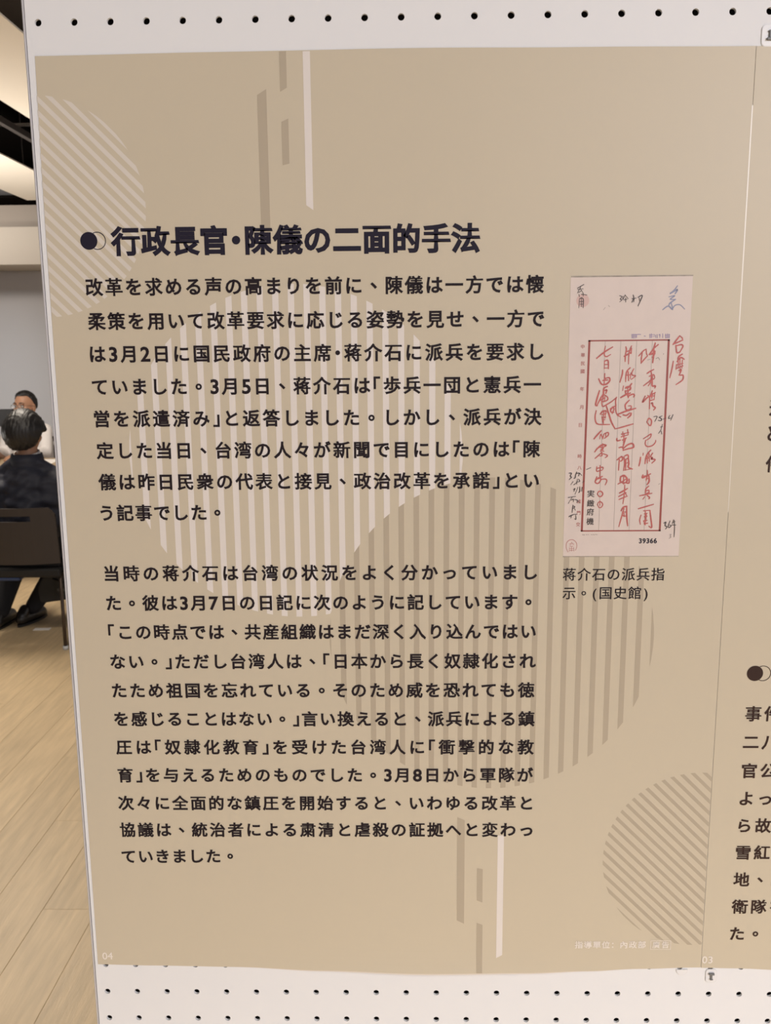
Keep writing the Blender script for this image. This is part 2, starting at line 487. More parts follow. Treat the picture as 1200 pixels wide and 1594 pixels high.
bbox('back_sheet', X0, X1, 0.019, 0.021, V0, V1, MT['board'])
bbox('core', X0 + .3, X1 - .3, 0.012, 0.0185, V0 + .3, V1 - .3, MT['inner'])
bbox('side_rim', X0, X0 + 1.0, 0.0023, 0.0118, V0, V1, MT['board'])
tag(bbox('edge_trim', -10.5, -9.15, -0.0006, 0.0215, V0 - 2, V1 + 2, MT['trim'], 0.0003), 'grey metal edge strip')
bbox('edge_gap_filler', -9.15, -8.7, 0.004, 0.021, V0, V1, MT['inner'])
tag(bbox('edge_trim', 891.3, 893, -0.0006, 0.0215, V0 - 2, V1 + 2, MT['trim'], 0.0003), 'grey metal edge strip')
for fx in (40, 840):
    bbox('post', fx - 15, fx + 15, 0.022, 0.052, 0, VZ * 1000 - 30, MT['trim'], 0.002)
    bbox('foot', fx - 25, fx + 25, -0.18, 0.26, VZ * 1000 - 30, VZ * 1000, MT['trim'], 0.004)

# ------------------------------------------------------------------ poster sheets
def edge_fn(tab):
    def f(x):
        if x <= tab[0][0]: return tab[0][1]
        for (a, va), (b, vb) in zip(tab, tab[1:]):
            if x <= b:
                t = (x - a) / (b - a); t = t * t * (3 - 2 * t); return va + (vb - va) * t
        return tab[-1][1]
    return f
botL = edge_fn([(-6, 724.4), (40, 725.2), (110, 726.0), (180, 728.6), (265, 731.0), (350, 730), (400, 728.2), (440, 726.3), (492, 724.9)])
topL = edge_fn([(-4, 21.5), (126, 20.6), (256, 20.0), (371, 21.0), (492, 22.0)])
botR = edge_fn([(492, 725.2), (520, 725.6), (560, 727.2), (700, 728), (880, 727)])
topR = lambda x: 22.1
def sheet(name, lx, rx, top, bot, parent, nx=80, nv=90):
    bm = bmesh.new(); T = 0.00025
    fr, bk = [], []
    for j in range(nv + 1):
        t = j / nv; t = t ** 0.8
        rf, rb = [], []
        for i in range(nx + 1):
            s = i / nx; xm = lx(0.5) + (rx(0.5) - lx(0.5)) * s
            v = top(xm) + (bot(xm) - top(xm)) * t
            x = lx(t) + (rx(t) - lx(t)) * s
            p = P(x, v)
            rf.append(bm.verts.new(p)); rb.append(bm.verts.new((p[0], p[1] + T, p[2])))
        fr.append(rf); bk.append(rb)
    for j in range(nv):
        for i in range(nx):
            bm.faces.new((fr[j][i], fr[j + 1][i], fr[j + 1][i + 1], fr[j][i + 1]))
            bm.faces.new((bk[j][i], bk[j][i + 1], bk[j + 1][i + 1], bk[j + 1][i]))
    for i in range(nx):
        bm.faces.new((fr[0][i], fr[0][i + 1], bk[0][i + 1], bk[0][i])); bm.faces.new((fr[nv][i + 1], fr[nv][i], bk[nv][i], bk[nv][i + 1]))
    for j in range(nv):
        bm.faces.new((fr[j + 1][0], fr[j][0], bk[j][0], bk[j + 1][0])); bm.faces.new((fr[j][nx], fr[j + 1][nx], bk[j + 1][nx], bk[j][nx]))
    return bm_obj(name, bm, MT['poster'], parent, smooth=False)

po = empty('poster'); tag(po, 'large tan poster full of Japanese text with a reproduced handwritten document', 'poster', 'tan text posters on the display board')
sheet('paper_sheet', lambda t: -3.7 - 1.3 * min(1, t * 6) - 1.1 * t, lambda t: 491.95, topL, botL, po)
pr = empty('poster'); tag(pr, 'tan poster numbered 03, to the right of the large poster, mostly outside the picture', 'poster', 'tan text posters on the display board')
sheet('paper_sheet', lambda t: 492.35, lambda t: 880.0, topR, botR, pr, nx=50)
# highlight along the poster seam, painted as a pale strip
V = []
poly_part('seam_highlight', [[(491.6, 60), (492.3, 60), (492.35, 200), (491.5, 200)], [(491.5, 200), (492.35, 200), (492.3, 345), (491.8, 345)]], MT['edge_light'], po, 0.9)

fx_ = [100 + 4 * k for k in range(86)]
poly_part('poster_edge_shade', [[(a, botL(a) - 1.0), (a + 4, botL(a + 4) - 1.0), (a + 4, botL(a + 4) + 1.1 * math.sin(math.pi * min(1, (a + 4 - 98) / 350))), (a, botL(a) + 1.1 * math.sin(math.pi * min(1, (a - 98) / 350)))] for a in fx_], MT['edge_shade'], po, -0.6)  # thin strip painted as the soft shade under the lower poster edge

# --- decoration of the large poster
CL = (169.8, 300.6, 124.3); CD = (316.8, 442.3, 124.4)
def vstripe(cx, wd, C, cut=None):
    """vertical stripe clipped to a circle, optionally ending where a second circle begins"""
    out = []
    xs = [cx - wd / 2, cx - wd / 4, cx, cx + wd / 4, cx + wd / 2]
    tp, bt = [], []
    for q in xs:
        q2 = min(max(q, C[0] - C[2] + .01), C[0] + C[2] - .01)
        h = math.sqrt(C[2] ** 2 - (q2 - C[0]) ** 2)
        a, b = C[1] - h, C[1] + h
        if cut and abs(q2 - cut[0]) < cut[2]:
            b = min(b, cut[1] - math.sqrt(cut[2] ** 2 - (q2 - cut[0]) ** 2))
        if b > a: tp.append((q2, a)); bt.append((q2, b))
    if len(tp) < 2: return None
    return tp + bt[::-1]
ls = [vstripe(169.5 + 11.32 * k, 4.55, CL, CD) for k in range(-11, 12)]
poly_part('striped_circle', [p for p in ls if p], MT['pale'], po, 1)['label'] = 'circle of pale vertical stripes'
ds = [vstripe(316.2 + 11.34 * k, 4.15, CD) for k in range(-11, 12)]
poly_part('striped_circle', [p for p in ds if p], MT['dark'], po, 1)['label'] = 'circle of taupe vertical stripes'
def dstripe(c, wd, C, xmin, xmax):
    """45 degree stripe v = x + c clipped to a circle and to the sheet"""
    def span(cc):
        d = (C[0] + cc - C[1]) / math.sqrt(2)
        if abs(d) >= C[2]: return None
        h = math.sqrt(C[2] ** 2 - d * d) / math.sqrt(2)
        mx = (C[0] + C[1] - cc) / 2
        return max(mx - h, xmin), min(mx + h, xmax)
    a, b = [], []
    for k in range(5):
        cc = c + wd * (k / 4 - .5); s = span(cc)
        if s and s[1] > s[0]: a.append((s[0], s[0] + cc)); b.append((s[1], s[1] + cc))
    if len(a) < 2: return None
    return a[::-1] + b
poly_part('striped_circle', [p for p in (dstripe(34.2 + 9.6 * k, 4.3, (-8.1, 122.5, 75.9), -4.05 - min(1.0, max(0, (14 + 9.6 * k) / 90)), 999) for k in range(-2, 26)) if p], MT['pale_soft'], po, 1)['label'] = 'half circle of pale slanting stripes'
poly_part('striped_circle', [p for p in (dstripe(77.2 + 9.67 * k - 9.67, 3.9, (484.1, 628.9, 75.5), -999, 491.7) for k in range(-3, 26)) if p], MT['dark'], po, 1)['label'] = 'half circle of taupe slanting stripes'
def bar(x0, x1, a0, a1, b0, b1, m):
    n = 6; L = [(x0, a0 + (b0 - a0) * k / n) for k in range(n + 1)]; R = [(x1, a1 + (b1 - a1) * k / n) for k in range(n + 1)]
    poly_part('bar', [[L[k], L[k + 1], R[k + 1], R[k]] for k in range(n)], MT[m], po, 1.5)
bar(165.8, 170.6, 20.9, 20.9, 47.0, 44.3, 'dark')
bar(149.7, 156.2, 48.8, 45.0, 143, 143, 'dark')
bar(166.1, 171.0, 66.6, 64.4, 95.4, 94.3, 'dark')
bar(182.1, 187.1, 21.0, 21.0, 122.4, 125.8, 'pale')
bar(291.6, 297.6, 591.6, 594.3, 682.8, 686.0, 'dark')
bar(307.7, 312.4, 636.1, 637.0, 664.8, 666.8, 'dark')
bar(307.9, 312.7, 685.0, 686.9, 730.2, 730.2, 'dark')
bar(324.1, 329.1, 607.4, 607.4, 716.9, 714.2, 'pale')

# --- text of the large poster
def bullet(cx, cv, m, parent):
    poly_part('bullet_dot', [disc(cx, cv, 6.15)], MT[m], parent, 4)['label'] = 'solid dot of the heading mark'
    poly_part('bullet_ring', ring_polys(cx + 6.1, cv, 6.2, 0.55, 60, -2.05, 2.05), MT[m], parent, 3.5)['label'] = 'thin ring of the heading mark'
bullet(25.6, 145.1, 'ink_navy', po)
text_part('heading', '行政長官・陳儀の二面的手法', 41.2, 305.5, 146.0, 146.4, 20.5, 0.040, MT['ink_navy'], po)
BODY = [('改革を求める声の高まりを前に、陳儀は一方では懐', 351.5, 177.6, 178.6), ('柔策を用いて改革要求に応じる姿勢を見せ、一方で', 352.1, 201.7, 202.7),
 ('は3月2日に国民政府の主席・蒋介石に派兵を要求し', 352.1, 225.2, 226.2), ('ていました。3月5日、蒋介石は「歩兵一団と憲兵一', 350.8, 249.0, 249.8),
 ('営を派遣済み」と返答しました。しかし、派兵が決', 351.8, 272.5, 273.2), ('定した当日、台湾の人々が新聞で目にしたのは「陳', 351.4, 296.2, 297.0),
 ('儀は昨日民衆の代表と接見、政治改革を承諾」とい', 350.9, 319.8, 320.4), ('う記事でした。', 112.0, 343.4, 343.4),
 ('当時の蒋介石は台湾の状況をよく分かっていまし', 351.0, 390.4, 390.6), ('た。彼は3月7日の日記に次のように記しています。', 347.2, 413.8, 414.0),
 ('「この時点では、共産組織はまだ深く入り込んではい', 351.0, 437.1, 437.4), ('ない。」ただし台湾人は、「日本から長く奴隷化され', 351.5, 461.0, 461.1),
 ('たため祖国を忘れている。そのため威を恐れても徳', 351.0, 484.7, 484.8), ('を感じることはない。」言い換えると、派兵による鎮', 351.5, 508.3, 508.5),
 ('圧は「奴隷化教育」を受けた台湾人に「衝撃的な教', 351.5, 532.0, 532.1), ('育」を与えるためのものでした。3月8日から軍隊が', 351.4, 555.8, 555.6),
 ('次々に全面的な鎮圧を開始すると、いわゆる改革と', 351.0, 579.8, 579.6), ('協議は、統治者による粛清と虐殺の証拠へと変わっ', 351.8, 603.1, 602.6), ('ていきました。', 110.5, 626.6, 626.0)]
for k, (s, xr, va, vb) in enumerate(BODY):
    xl = 20.9 if k < 16 else 19.7
    text_part('text_line', s, xl, xr, va, vb, 13.0 if k < 8 else 12.9, 0.028, MT['ink'], po)
text_part('caption_line', '蒋介石の派兵指', 370.3, 447.0, 392.5, 392.7, 10.5, 0.010, MT['ink'], po)
text_part('caption_line', '示。(国史館)', 370.5, 435.0, 407.1, 407.2, 10.5, 0.010, MT['ink'], po)
text_part('credit_line', '指導單位：內政部', 388.3, 446.2, 704.8, 704.4, 6.8, 0.02, MT['ink_light'], po)
text_part('credit_line', '廣告', 451.6, 465.0, 704.6, 704.4, 6.3, 0.018, MT['ink_light'], po)
poly_part('credit_box', [[(450, 700.6), (466.6, 700.6), (466.6, 700.95), (450, 700.95)], [(450, 708.3), (466.6, 708.3), (466.6, 708.65), (450, 708.65)],
    [(450, 700.6), (450.35, 700.6), (450.35, 708.6), (450, 708.6)], [(466.25, 700.6), (466.6, 700.6), (466.6, 708.6), (466.25, 708.6)]], MT['ink_light'], po, 3.5)
text_part('page_number', '04', -1.7, 6.5, 716.5, 716.4, 8.0, 0.012, MT['ink_light'], po)
# --- text of the right poster (only what stands inside the picture)
bullet(520.0, 471.4, 'ink_brown', pr)
text_part('page_number', '03', 492.9, 501.0, 717.8, 717.8, 8.0, 0.012, MT['ink_light'], pr)
for s, v in (('達', 268), ('と', 287), ('件', 309.4)):
    text_part('text_line', s, 517.4, 530, v, v, 13.0, 0.022, MT['ink_brown'], pr, fixed=14.9)
for s, v, xl in (('事件', 504.6, 514.6), ('二八', 528.0, 514.4), ('官公', 552.1, 514.8), ('よって', 575.5, 514.7), ('ら故', 598.8, 515.1), ('雪紅', 622.2, 514.4), ('地、陳', 645.9, 513.9), ('衛隊を', 670.0, 513.9), ('た。', 694.2, 514.2)):
    text_part('text_line', s, xl, 540, v, v, 13.0, 0.024, MT['ink_brown'], pr, fixed=14.9)

# --- reproduced document on the large poster
dc = poly_part('document_print', [[(370.2, 173.2), (457.0, 173.2), (456.9, 378.4), (370.1, 378.4)]], MT['paper'], po, 2)
dc['label'] = 'reproduced handwritten order on aged pale paper'
poly_part('paper_edge', [[(370.4, 173.0), (457.4, 173.0), (457.2, 173.9), (370.4, 174.0)]], MT['paper_edge'], dc, 2.5)
poly_part('paper_edge', [[(370.0, 378.1), (400, 378.2), (457, 378.4), (457, 378.8), (400, 378.75), (370, 378.9)]], MT['paper_edge'], dc, 2.5)
fo = [(384.3, 218.3), (442.7, 218.1), (442.6, 359.3), (382.9, 359.3)]
fr_l = [[(384.2, 218.2), (385.7, 218.2), (384.4, 359.3), (382.9, 359.3)], [(441.3, 218.1), (442.8, 218.1), (442.6, 359.3), (441.1, 359.3)],
        [(384.2, 218.1), (442.8, 218.0), (442.8, 219.0), (384.2, 219.1)], [(382.9, 358.3), (442.6, 358.3), (442.6, 359.3), (382.9, 359.3)]]
poly_part('red_frame', fr_l, MT['frame_red'], dc, 3)['label'] = 'dark red ruled frame'
poly_part('ruled_line', [[(x, 219), (x + .28, 219), (x + .2, 358.4), (x - .08, 358.4)] for x in (396.2, 407.4, 418.9, 430.1)], MT['rule'], dc, 3)
RED = "420.9,229.8 423.8,226.3 426.2,224.8;426.0,224.8 426.4,228.0 427.3,229.6;423.4,227.1 422.9,230.9 422.8,235.1;427.3,229.6 424.9,232.2 422.8,234.9;432.4,220.5 431.3,224.6 428.3,228.8;434.6,221.7 431.3,224.6;428.3,228.8 430.6,228.0 432.7,226.3;430.9,225.1 432.3,227.6 430.8,230.9;431.5,224.6 431.5,229.7 431.1,234.7;429.0,228.8 432.3,228.0;427.4,242.3 429.5,240.8 432.2,239.4;430.1,240.2 430.7,243.6 430.4,247.8;429.0,244.4 432.1,243.2 433.1,245.3;429.3,247.4 433.1,245.7;425.2,251.2 429.0,248.3 432.7,246.2;430.6,247.9 428.7,251.2;431.1,248.7 431.6,251.3 433.8,251.3 433.4,252.8;431.3,243.6 431.6,250.4;431.8,254.7 430.3,258.9 428.5,258.1;426.8,258.5 424.9,263.2 427.8,260.2 430.3,258.5 434.0,256.0;431.9,256.8 431.6,260.2;433.6,256.4 433.4,261.1;430.3,258.9 433.2,258.5;430.1,259.8 430.2,267.9;430.4,261.9 433.4,261.1;431.4,264.1 432.2,263.6 432.7,265.8 434.5,267.1 433.3,268.8;411.3,223.0 411.8,224.9 411.5,226.6;415.5,222.4 414.4,224.9 413.7,228.7 413.7,235.4;411.9,226.6 415.2,225.3;411.5,226.6 411.2,229.9 411.2,233.7;410.3,229.9 413.2,228.3 415.5,227.0;415.4,224.1 415.3,227.9;409.6,239.6 409.5,242.6 408.0,248.5;415.1,238.0 412.5,241.3 412.1,248.1;413.7,240.9 414.2,247.3;412.5,243.5 415.5,243.1;417.7,238.8 416.3,241.8 417.0,243.5 419.2,243.9 416.1,246.5;415.7,241.8 415.4,246.0;410.7,251.1 410.2,254.5;416.6,249.4 414.6,252.0 412.0,252.8;412.4,252.0 415.4,251.6 415.7,253.7 412.6,254.9;413.7,251.5 414.0,258.8;412.1,254.5 413.1,257.5 416.0,256.2;408.9,259.6 411.8,257.9 414.3,256.2;414.5,259.7 414.8,258.4 417.8,257.1 418.9,258.0 418.3,259.3;415.5,252.8 413.5,257.1;415.4,261.4 412.5,264.8 413.1,268.2;445.2,221.8 447.6,218.5 449.7,215.6;449.7,215.6 451.7,217.3 451.6,218.1;445.6,221.4 448.5,220.2 452.2,218.6;447.3,222.3 448.0,226.9 448.9,227.7 450.7,226.9;447.8,222.7 451.1,221.9 452.4,223.2 450.5,226.9;446.0,233.6 445.2,239.5 444.0,245.6;452.3,228.6 449.8,230.3 449.1,232.4;448.4,236.1 448.2,239.5;448.7,234.0 451.1,231.1 453.8,232.4;450.7,231.1 451.2,241.2;449.5,232.8 449.8,238.7;452.5,232.8 452.4,238.7;448.8,236.2 453.0,235.3;449.0,238.7 453.1,237.0;450.3,240.4 452.0,239.6 451.3,242.1 450.5,243.8;451.3,243.8 453.5,243.8 453.2,247.2 448.7,250.5;412.5,264.8 413.1,268.2 416.5,268.7;414.7,265.7 416.8,265.7 416.5,267.8 413.1,268.6;406.8,272.0 413.1,269.5 420.3,267.4;407.2,272.5 409.6,273.6;411.1,272.1 413.7,272.5 416.0,270.8;417.0,270.8 416.7,272.5 414.6,274.5;407.6,282.0 412.3,280.7 418.9,278.8;411.5,284.6 411.4,287.2;414.9,282.9 415.5,286.4;410.0,290.7 407.5,291.1 407.4,289.3;410.5,286.3 415.9,285.1;410.4,288.3 415.5,286.8;412.5,286.3 412.3,292.4;411.3,290.7 414.3,289.0;413.9,289.0 412.7,292.9 412.0,295.9;409.0,296.3 411.5,295.9 412.5,298.1;412.4,296.8 415.4,294.2 418.8,293.3 419.8,296.0 415.5,297.2 412.1,298.3;408.0,305.3 411.4,302.9 412.1,305.1 410.6,306.4;409.7,305.1 409.4,313.0;413.1,302.9 413.7,308.2 413.1,313.4;413.5,302.5 415.7,301.6 416.2,303.8 414.1,305.1;416.2,303.8 416.8,308.2 416.5,310.8 419.6,312.2;414.5,305.1 414.6,313.0;414.2,308.2 416.3,307.3;413.9,313.0 418.2,312.2;428.9,277.4 430.1,274.8 432.1,276.5 431.8,279.8 430.5,279.8 428.7,277.4;426.7,289.9 429.8,287.8 432.3,286.3 431.6,289.1 429.1,290.8;428.6,290.8 428.3,293.8 430.1,295.6 433.6,294.8 435.6,292.6 435.8,290.9;427.1,300.4 427.0,302.1;425.3,303.4 425.0,306.5 424.3,310.0;432.6,298.2 430.4,300.8 429.2,303.9 428.7,308.3;430.4,302.6 430.4,307.8;429.2,304.8 431.4,303.9;434.0,300.4 432.6,303.0 434.0,303.9 433.1,304.8 436.2,305.3 433.7,307.9;431.4,300.8 431.9,306.5;430.7,313.1 430.8,317.1 430.1,321.0;427.6,316.6 427.2,318.8 430.2,317.5 433.2,315.8;410.8,321.4 411.1,318.3 413.6,316.8 415.5,318.7 415.6,321.4;427.2,318.8 428.1,317.9 431.9,317.1;430.2,317.1 430.7,319.7;432.0,317.5 432.3,321.5 430.9,323.9;429.9,319.7 431.6,319.3;432.3,325.0 430.2,327.2 429.9,330.8;429.8,329.0 432.4,328.1 432.5,330.8;425.8,332.3 429.9,331.5 434.9,330.4;430.8,330.4 432.9,329.9;429.6,333.0 428.3,335.0;431.3,332.1 433.1,333.5 432.7,334.8;425.1,342.1 430.3,340.6 436.4,338.8;427.5,346.8 426.6,350.4 427.2,354.0;429.1,343.7 433.9,343.3;433.9,343.3 434.6,348.2 435.8,356.3 433.6,355.4;430.5,343.7 430.9,354.5;429.7,346.0 432.1,345.5;430.0,348.2 431.9,347.8;429.5,351.3 432.1,350.9;430.0,353.6 432.6,353.1;431.4,345.5 431.2,351.8;429.5,351.3 430.5,354.0;411.1,317.8 411.2,321.4;411.1,317.8 413.7,317.4 415.7,318.8 416.0,321.4 413.4,322.7 411.2,321.4;409.3,323.4 412.1,321.8 415.1,319.6;413.3,317.9 413.5,323.6;417.5,319.6 417.4,322.7 414.7,322.3;414.4,324.0 414.4,330.3 413.6,338.3;410.7,330.2 413.7,328.5 416.6,326.7;410.1,332.9 413.3,331.1 415.7,329.8;410.4,335.1 413.4,333.8 416.7,332.5;415.0,329.8 416.0,332.0;412.5,343.6 414.1,340.9 416.7,340.1;416.5,340.1 416.8,348.1 417.8,355.1;414.6,341.8 413.1,347.7 411.2,355.7;413.4,344.5 416.5,344.5;413.5,347.2 416.6,347.7;414.7,345.4 414.8,348.1;390.5,231.2 395.7,226.9 401.9,223.1;396.6,222.5 395.9,228.1 397.5,230.0 400.6,228.4;396.3,233.2 396.3,238.7;396.3,233.2 398.8,232.8 399.3,238.7;396.4,235.7 398.7,235.5;396.5,238.2 399.2,238.1;392.5,245.8 394.7,249.7 398.2,249.7 400.6,247.2 400.1,245.1 397.6,245.5;396.8,242.1 396.6,249.3;395.5,247.1 399.3,246.7;397.1,245.0 398.1,247.2;393.4,254.4 392.1,259.0 390.9,264.6 392.3,265.3;392.2,264.6 394.2,260.3 396.7,256.1;399.1,251.4 396.6,252.7 396.3,256.5 396.0,260.4;397.0,254.4 398.7,254.0 398.0,256.5;396.3,256.9 399.3,259.1 399.4,261.2 396.0,262.5 394.7,261.2;396.7,256.1 396.0,261.6;397.6,257.8 397.3,261.7;395.2,262.9 396.1,265.9 398.7,264.7 402.9,262.1 406.0,259.2;394.3,261.2 397.6,259.5;406.0,259.2 405.4,261.7 405.9,269.4;398.7,265.5 400.1,269.4;405.8,264.7 405.7,267.3 406.2,270.7 408.0,272.5;398.7,265.5 401.1,272.4 403.0,277.6 405.8,282.4;401.8,267.3 402.3,269.9 404.5,270.3;403.0,266.4 404.4,267.7 403.2,271.2;401.8,269.0 403.1,266.8 405.6,265.6;406.6,282.2 408.3,281.8;391.5,268.9 390.8,273.2 391.4,277.1 393.1,278.8 397.0,279.1 401.8,279.1;394.6,271.5 396.3,269.4 398.8,269.0;395.5,272.0 398.9,271.1;397.1,269.0 397.0,279.3;396.0,274.1 398.6,273.7;396.3,275.8 398.2,275.6;395.8,273.2 396.5,277.6;398.4,269.4 398.2,274.6;398.9,269.8 401.0,270.7;390.5,289.7 393.0,286.6 395.7,283.6;395.1,286.7 394.8,289.7;395.5,286.2 396.9,288.8;397.7,286.2 397.0,289.7;398.1,285.8 400.7,285.0 400.8,287.1 398.2,289.3;399.0,285.4 399.1,288.0;391.4,299.3 393.3,296.7 396.7,294.1 399.7,294.5 397.6,295.8;397.1,293.2 396.8,297.6;395.4,295.8 397.6,296.7 395.5,298.9;391.8,304.1 394.3,301.9 396.9,299.3;396.4,299.3 396.9,301.9 395.2,302.4;397.3,300.6 400.9,302.0 399.2,303.7;395.9,297.5 398.1,298.9;393.3,310.2 393.4,313.8 396.0,312.9;393.4,311.6 397.7,310.7 397.7,312.5;395.7,309.4 395.7,317.7;393.9,313.8 397.3,312.9;392.4,321.7 393.6,319.5 397.7,317.5;393.6,317.7 392.4,321.7 394.6,322.8 396.3,320.8 396.2,319.1 394.1,319.5;393.6,319.5 396.6,318.6;396.3,320.0 399.7,319.5 401.1,320.9 399.9,324.0;394.4,330.8 395.2,329.0 397.0,328.8 398.4,330.6 397.5,332.4 395.8,332.7 394.4,330.8;394.7,338.8 395.5,337.0 397.3,336.8 398.6,338.6 397.8,340.6 396.1,341.1 394.7,338.8;396.4,335.9 396.5,339.5"
BLACK = "433.5,273.7 436.1,273.5 434.5,277.2;437.4,274.2 439.7,273.1;437.6,274.2 439.4,275.3 439.0,276.6 437.0,276.4;440.5,275.5 442.6,274.7;445.3,272.8 444.3,274.9 446.0,274.7;447.6,272.3 446.1,276.4;440.2,279.2 439.3,283.5;439.0,281.3 440.3,280.9;439.3,283.5 437.7,285.9;439.6,284.4 440.1,286.5;444.7,353.2 446.2,352.3 445.6,355.0 447.2,355.9 446.0,357.7;449.2,351.4 448.1,355.0 448.6,356.6 450.3,355.0 448.7,354.6;451.8,350.6 451.1,353.7;451.0,352.8 453.0,351.9;450.9,354.6 453.7,354.6;452.3,351.0 452.8,357.3 452.7,363.8;373.0,315.0 374.7,315.0 373.9,317.2 374.8,318.1 373.1,319.8;378.6,314.1 377.8,316.3 377.5,318.5 376.6,318.9;378.2,315.4 380.4,315.0 380.0,317.2;380.8,315.0 382.4,316.8;385.6,312.4 389.0,310.9;376.2,321.2 374.5,323.6;379.2,319.4 378.9,323.4;380.1,319.4 381.0,321.2 378.4,321.6;376.7,323.8 378.9,322.1;384.1,320.8 383.2,322.1;376.4,327.4 377.7,326.5 376.9,328.7;379.8,325.6 377.8,330.9;381.1,325.2 381.2,328.7 380.4,329.6;382.9,325.6 382.6,328.7;372.8,333.3 378.3,332.5;375.7,333.1 373.0,337.8;375.3,335.4 376.6,334.5 376.7,336.7;377.5,334.9 379.7,335.4 379.3,337.2;380.6,335.8 381.5,337.6;376.5,338.9 376.3,341.2 376.0,344.8;376.7,339.8 377.9,340.3 376.8,341.6;377.7,341.6 378.4,343.0;373.7,347.9 375.2,347.0 377.4,346.1;375.6,347.0 375.2,348.8;377.4,346.1 379.6,346.1;378.7,346.6 379.0,349.9 377.9,349.3;375.3,181.5 379.7,179.0;377.9,179.8 375.4,184.9;375.4,182.4 379.3,182.0;377.1,181.5 379.4,185.0;376.3,184.5 378.0,183.3;378.1,185.8 382.1,186.3;379.4,185.0 379.5,187.1;376.4,185.8 376.8,187.5;376.9,188.8 379.5,188.9 379.7,195.3;376.9,188.8 376.6,195.3;376.9,191.0 379.6,190.8;377.4,192.7 379.6,192.7;378.2,188.0 378.4,194.5;405.4,187.0 407.2,187.8 405.9,189.5 407.3,190.0 405.6,191.4;408.1,187.4 407.7,189.6;409.4,186.6 408.1,189.6;409.4,186.6 411.6,189.2;409.9,188.7 410.0,191.5;408.6,190.0 410.8,189.6;415.1,186.6 415.6,188.8 414.4,191.8;414.3,189.2 417.3,188.8;416.0,189.2 415.7,191.5;418.6,188.4 421.7,187.1 418.9,194.4;419.5,188.8 420.1,191.4"
BLUE = "446.4,180.5 443.9,183.9 441.3,185.6;441.4,186.0 446.5,183.1 444.9,186.1;440.6,188.2 444.9,187.4 441.5,189.9 445.5,189.9;445.5,189.9 441.7,192.5 440.9,194.2;436.6,197.2 440.5,194.6 443.7,197.2 442.5,192.5;443.6,196.8 445.3,194.2 448.8,193.8 452.4,196.9"
PENCIL = "433.3,231.8 435.0,231.0 436.1,232.7;427.4,232.6 429.1,232.2;438.7,228.1 438.5,228.9;449.3,361.8 450.4,361.8 449.8,363.1 450.5,363.8 449.0,364.9;439.4,323.8 440.5,323.1;394.3,196.8 395.6,195.1;397.7,193.8 398.7,194.7;384.2,361.5 384.9,362.1;385.3,361.5 385.8,362.1;387.1,361.5 387.5,361.9;388.4,361.5 388.6,361.9;390.8,361.6 391.5,361.8;392.1,361.5 393.3,361.8;393.9,361.5 395.4,361.6"
SEAL = "373.8,375.0 372.3,371.4 372.7,367.7 374.8,365.7 377.5,365.7 379.8,367.8 380.3,370.9 379.3,373.7;374.5,368.7 378.0,368.7;376.2,367.3 375.0,370.5;376.2,367.3 378.0,369.6;375.0,370.5 377.6,370.5;374.6,374.6 374.8,371.4;376.3,370.9 376.4,374.3;377.9,371.4 378.2,374.3;375.0,372.3 377.7,372.3;375.1,373.7 377.7,373.7"
PURPLE = "415.3,214.3 415.6,217.0;416.3,214.1 416.5,217.2;417.4,214.1 417.6,217.1;418.5,214.3 418.6,216.7;415.3,214.8 419.7,214.5;415.5,216.1 418.9,215.9;419.7,214.3 421.7,214.5;424.2,215.5 425.1,215.7;428.1,214.2 428.3,217.1;429.3,214.0 429.4,216.8;428.1,214.9 431.7,214.6;428.5,216.2 431.7,215.8;432.1,214.9 432.7,216.8;433.4,214.5 433.7,216.9;434.6,214.9 435.5,214.6 435.4,216.7;437.4,214.1 437.5,216.9;439.6,214.3 439.8,217.3;440.8,214.1 441.1,217.3;442.0,214.3 442.2,217.3;439.4,215.2 442.6,215.0;439.5,216.6 442.6,216.3"
def clusters(data, gap):
    """group strokes that touch into characters"""
    S = [(st, [tuple(float(q) for q in p.split(',')) for p in st.split(' ')]) for st in data.split(';')]
    def dense(ps):
        out = []
        for a, b in zip(ps, ps[1:]):
            out += [(a[0] + (b[0] - a[0]) * k / 6, a[1] + (b[1] - a[1]) * k / 6) for k in range(7)]
        return out
    D = [dense(p) for _, p in S]; lab = list(range(len(S)))
    for i in range(len(S)):
        for j in range(i):
            if lab[i] != lab[j] and min((p[0] - q[0]) ** 2 + (p[1] - q[1]) ** 2 for p in D[i] for q in D[j]) < gap * gap:
                o, n = lab[i], lab[j]; lab = [n if l == o else l for l in lab]
    out = {}
    for l, (st, _) in zip(lab, S): out.setdefault(l, []).append(st)
    return [';'.join(v) for v in out.values()]
for d_ in clusters(RED, 0.9): stroke_part('handwritten_character', d_, 0.95, MT['red'], dc, 4)
for d_ in clusters(BLACK, 1.4): stroke_part('handwritten_note', d_, 0.6, MT['black_pen'], dc, 5)['label'] = 'small black pen note'
stroke_part('blue_mark', BLUE, 0.8, MT['blue'], dc, 4)
for d_ in clusters(PENCIL, 1.2): stroke_part('pencil_mark', d_, 0.4, MT['pencil'], dc, 4)
poly_part('seal_stamp', [disc(379.3, 190.2, 4.6, 28)], MT['seal_soft'], dc, 3)
stroke_part('seal_stamp', SEAL, 0.4, MT['seal_ink'], dc, 4)
stroke_part('purple_stamp', PURPLE, 0.6, MT['purple'], dc, 4)
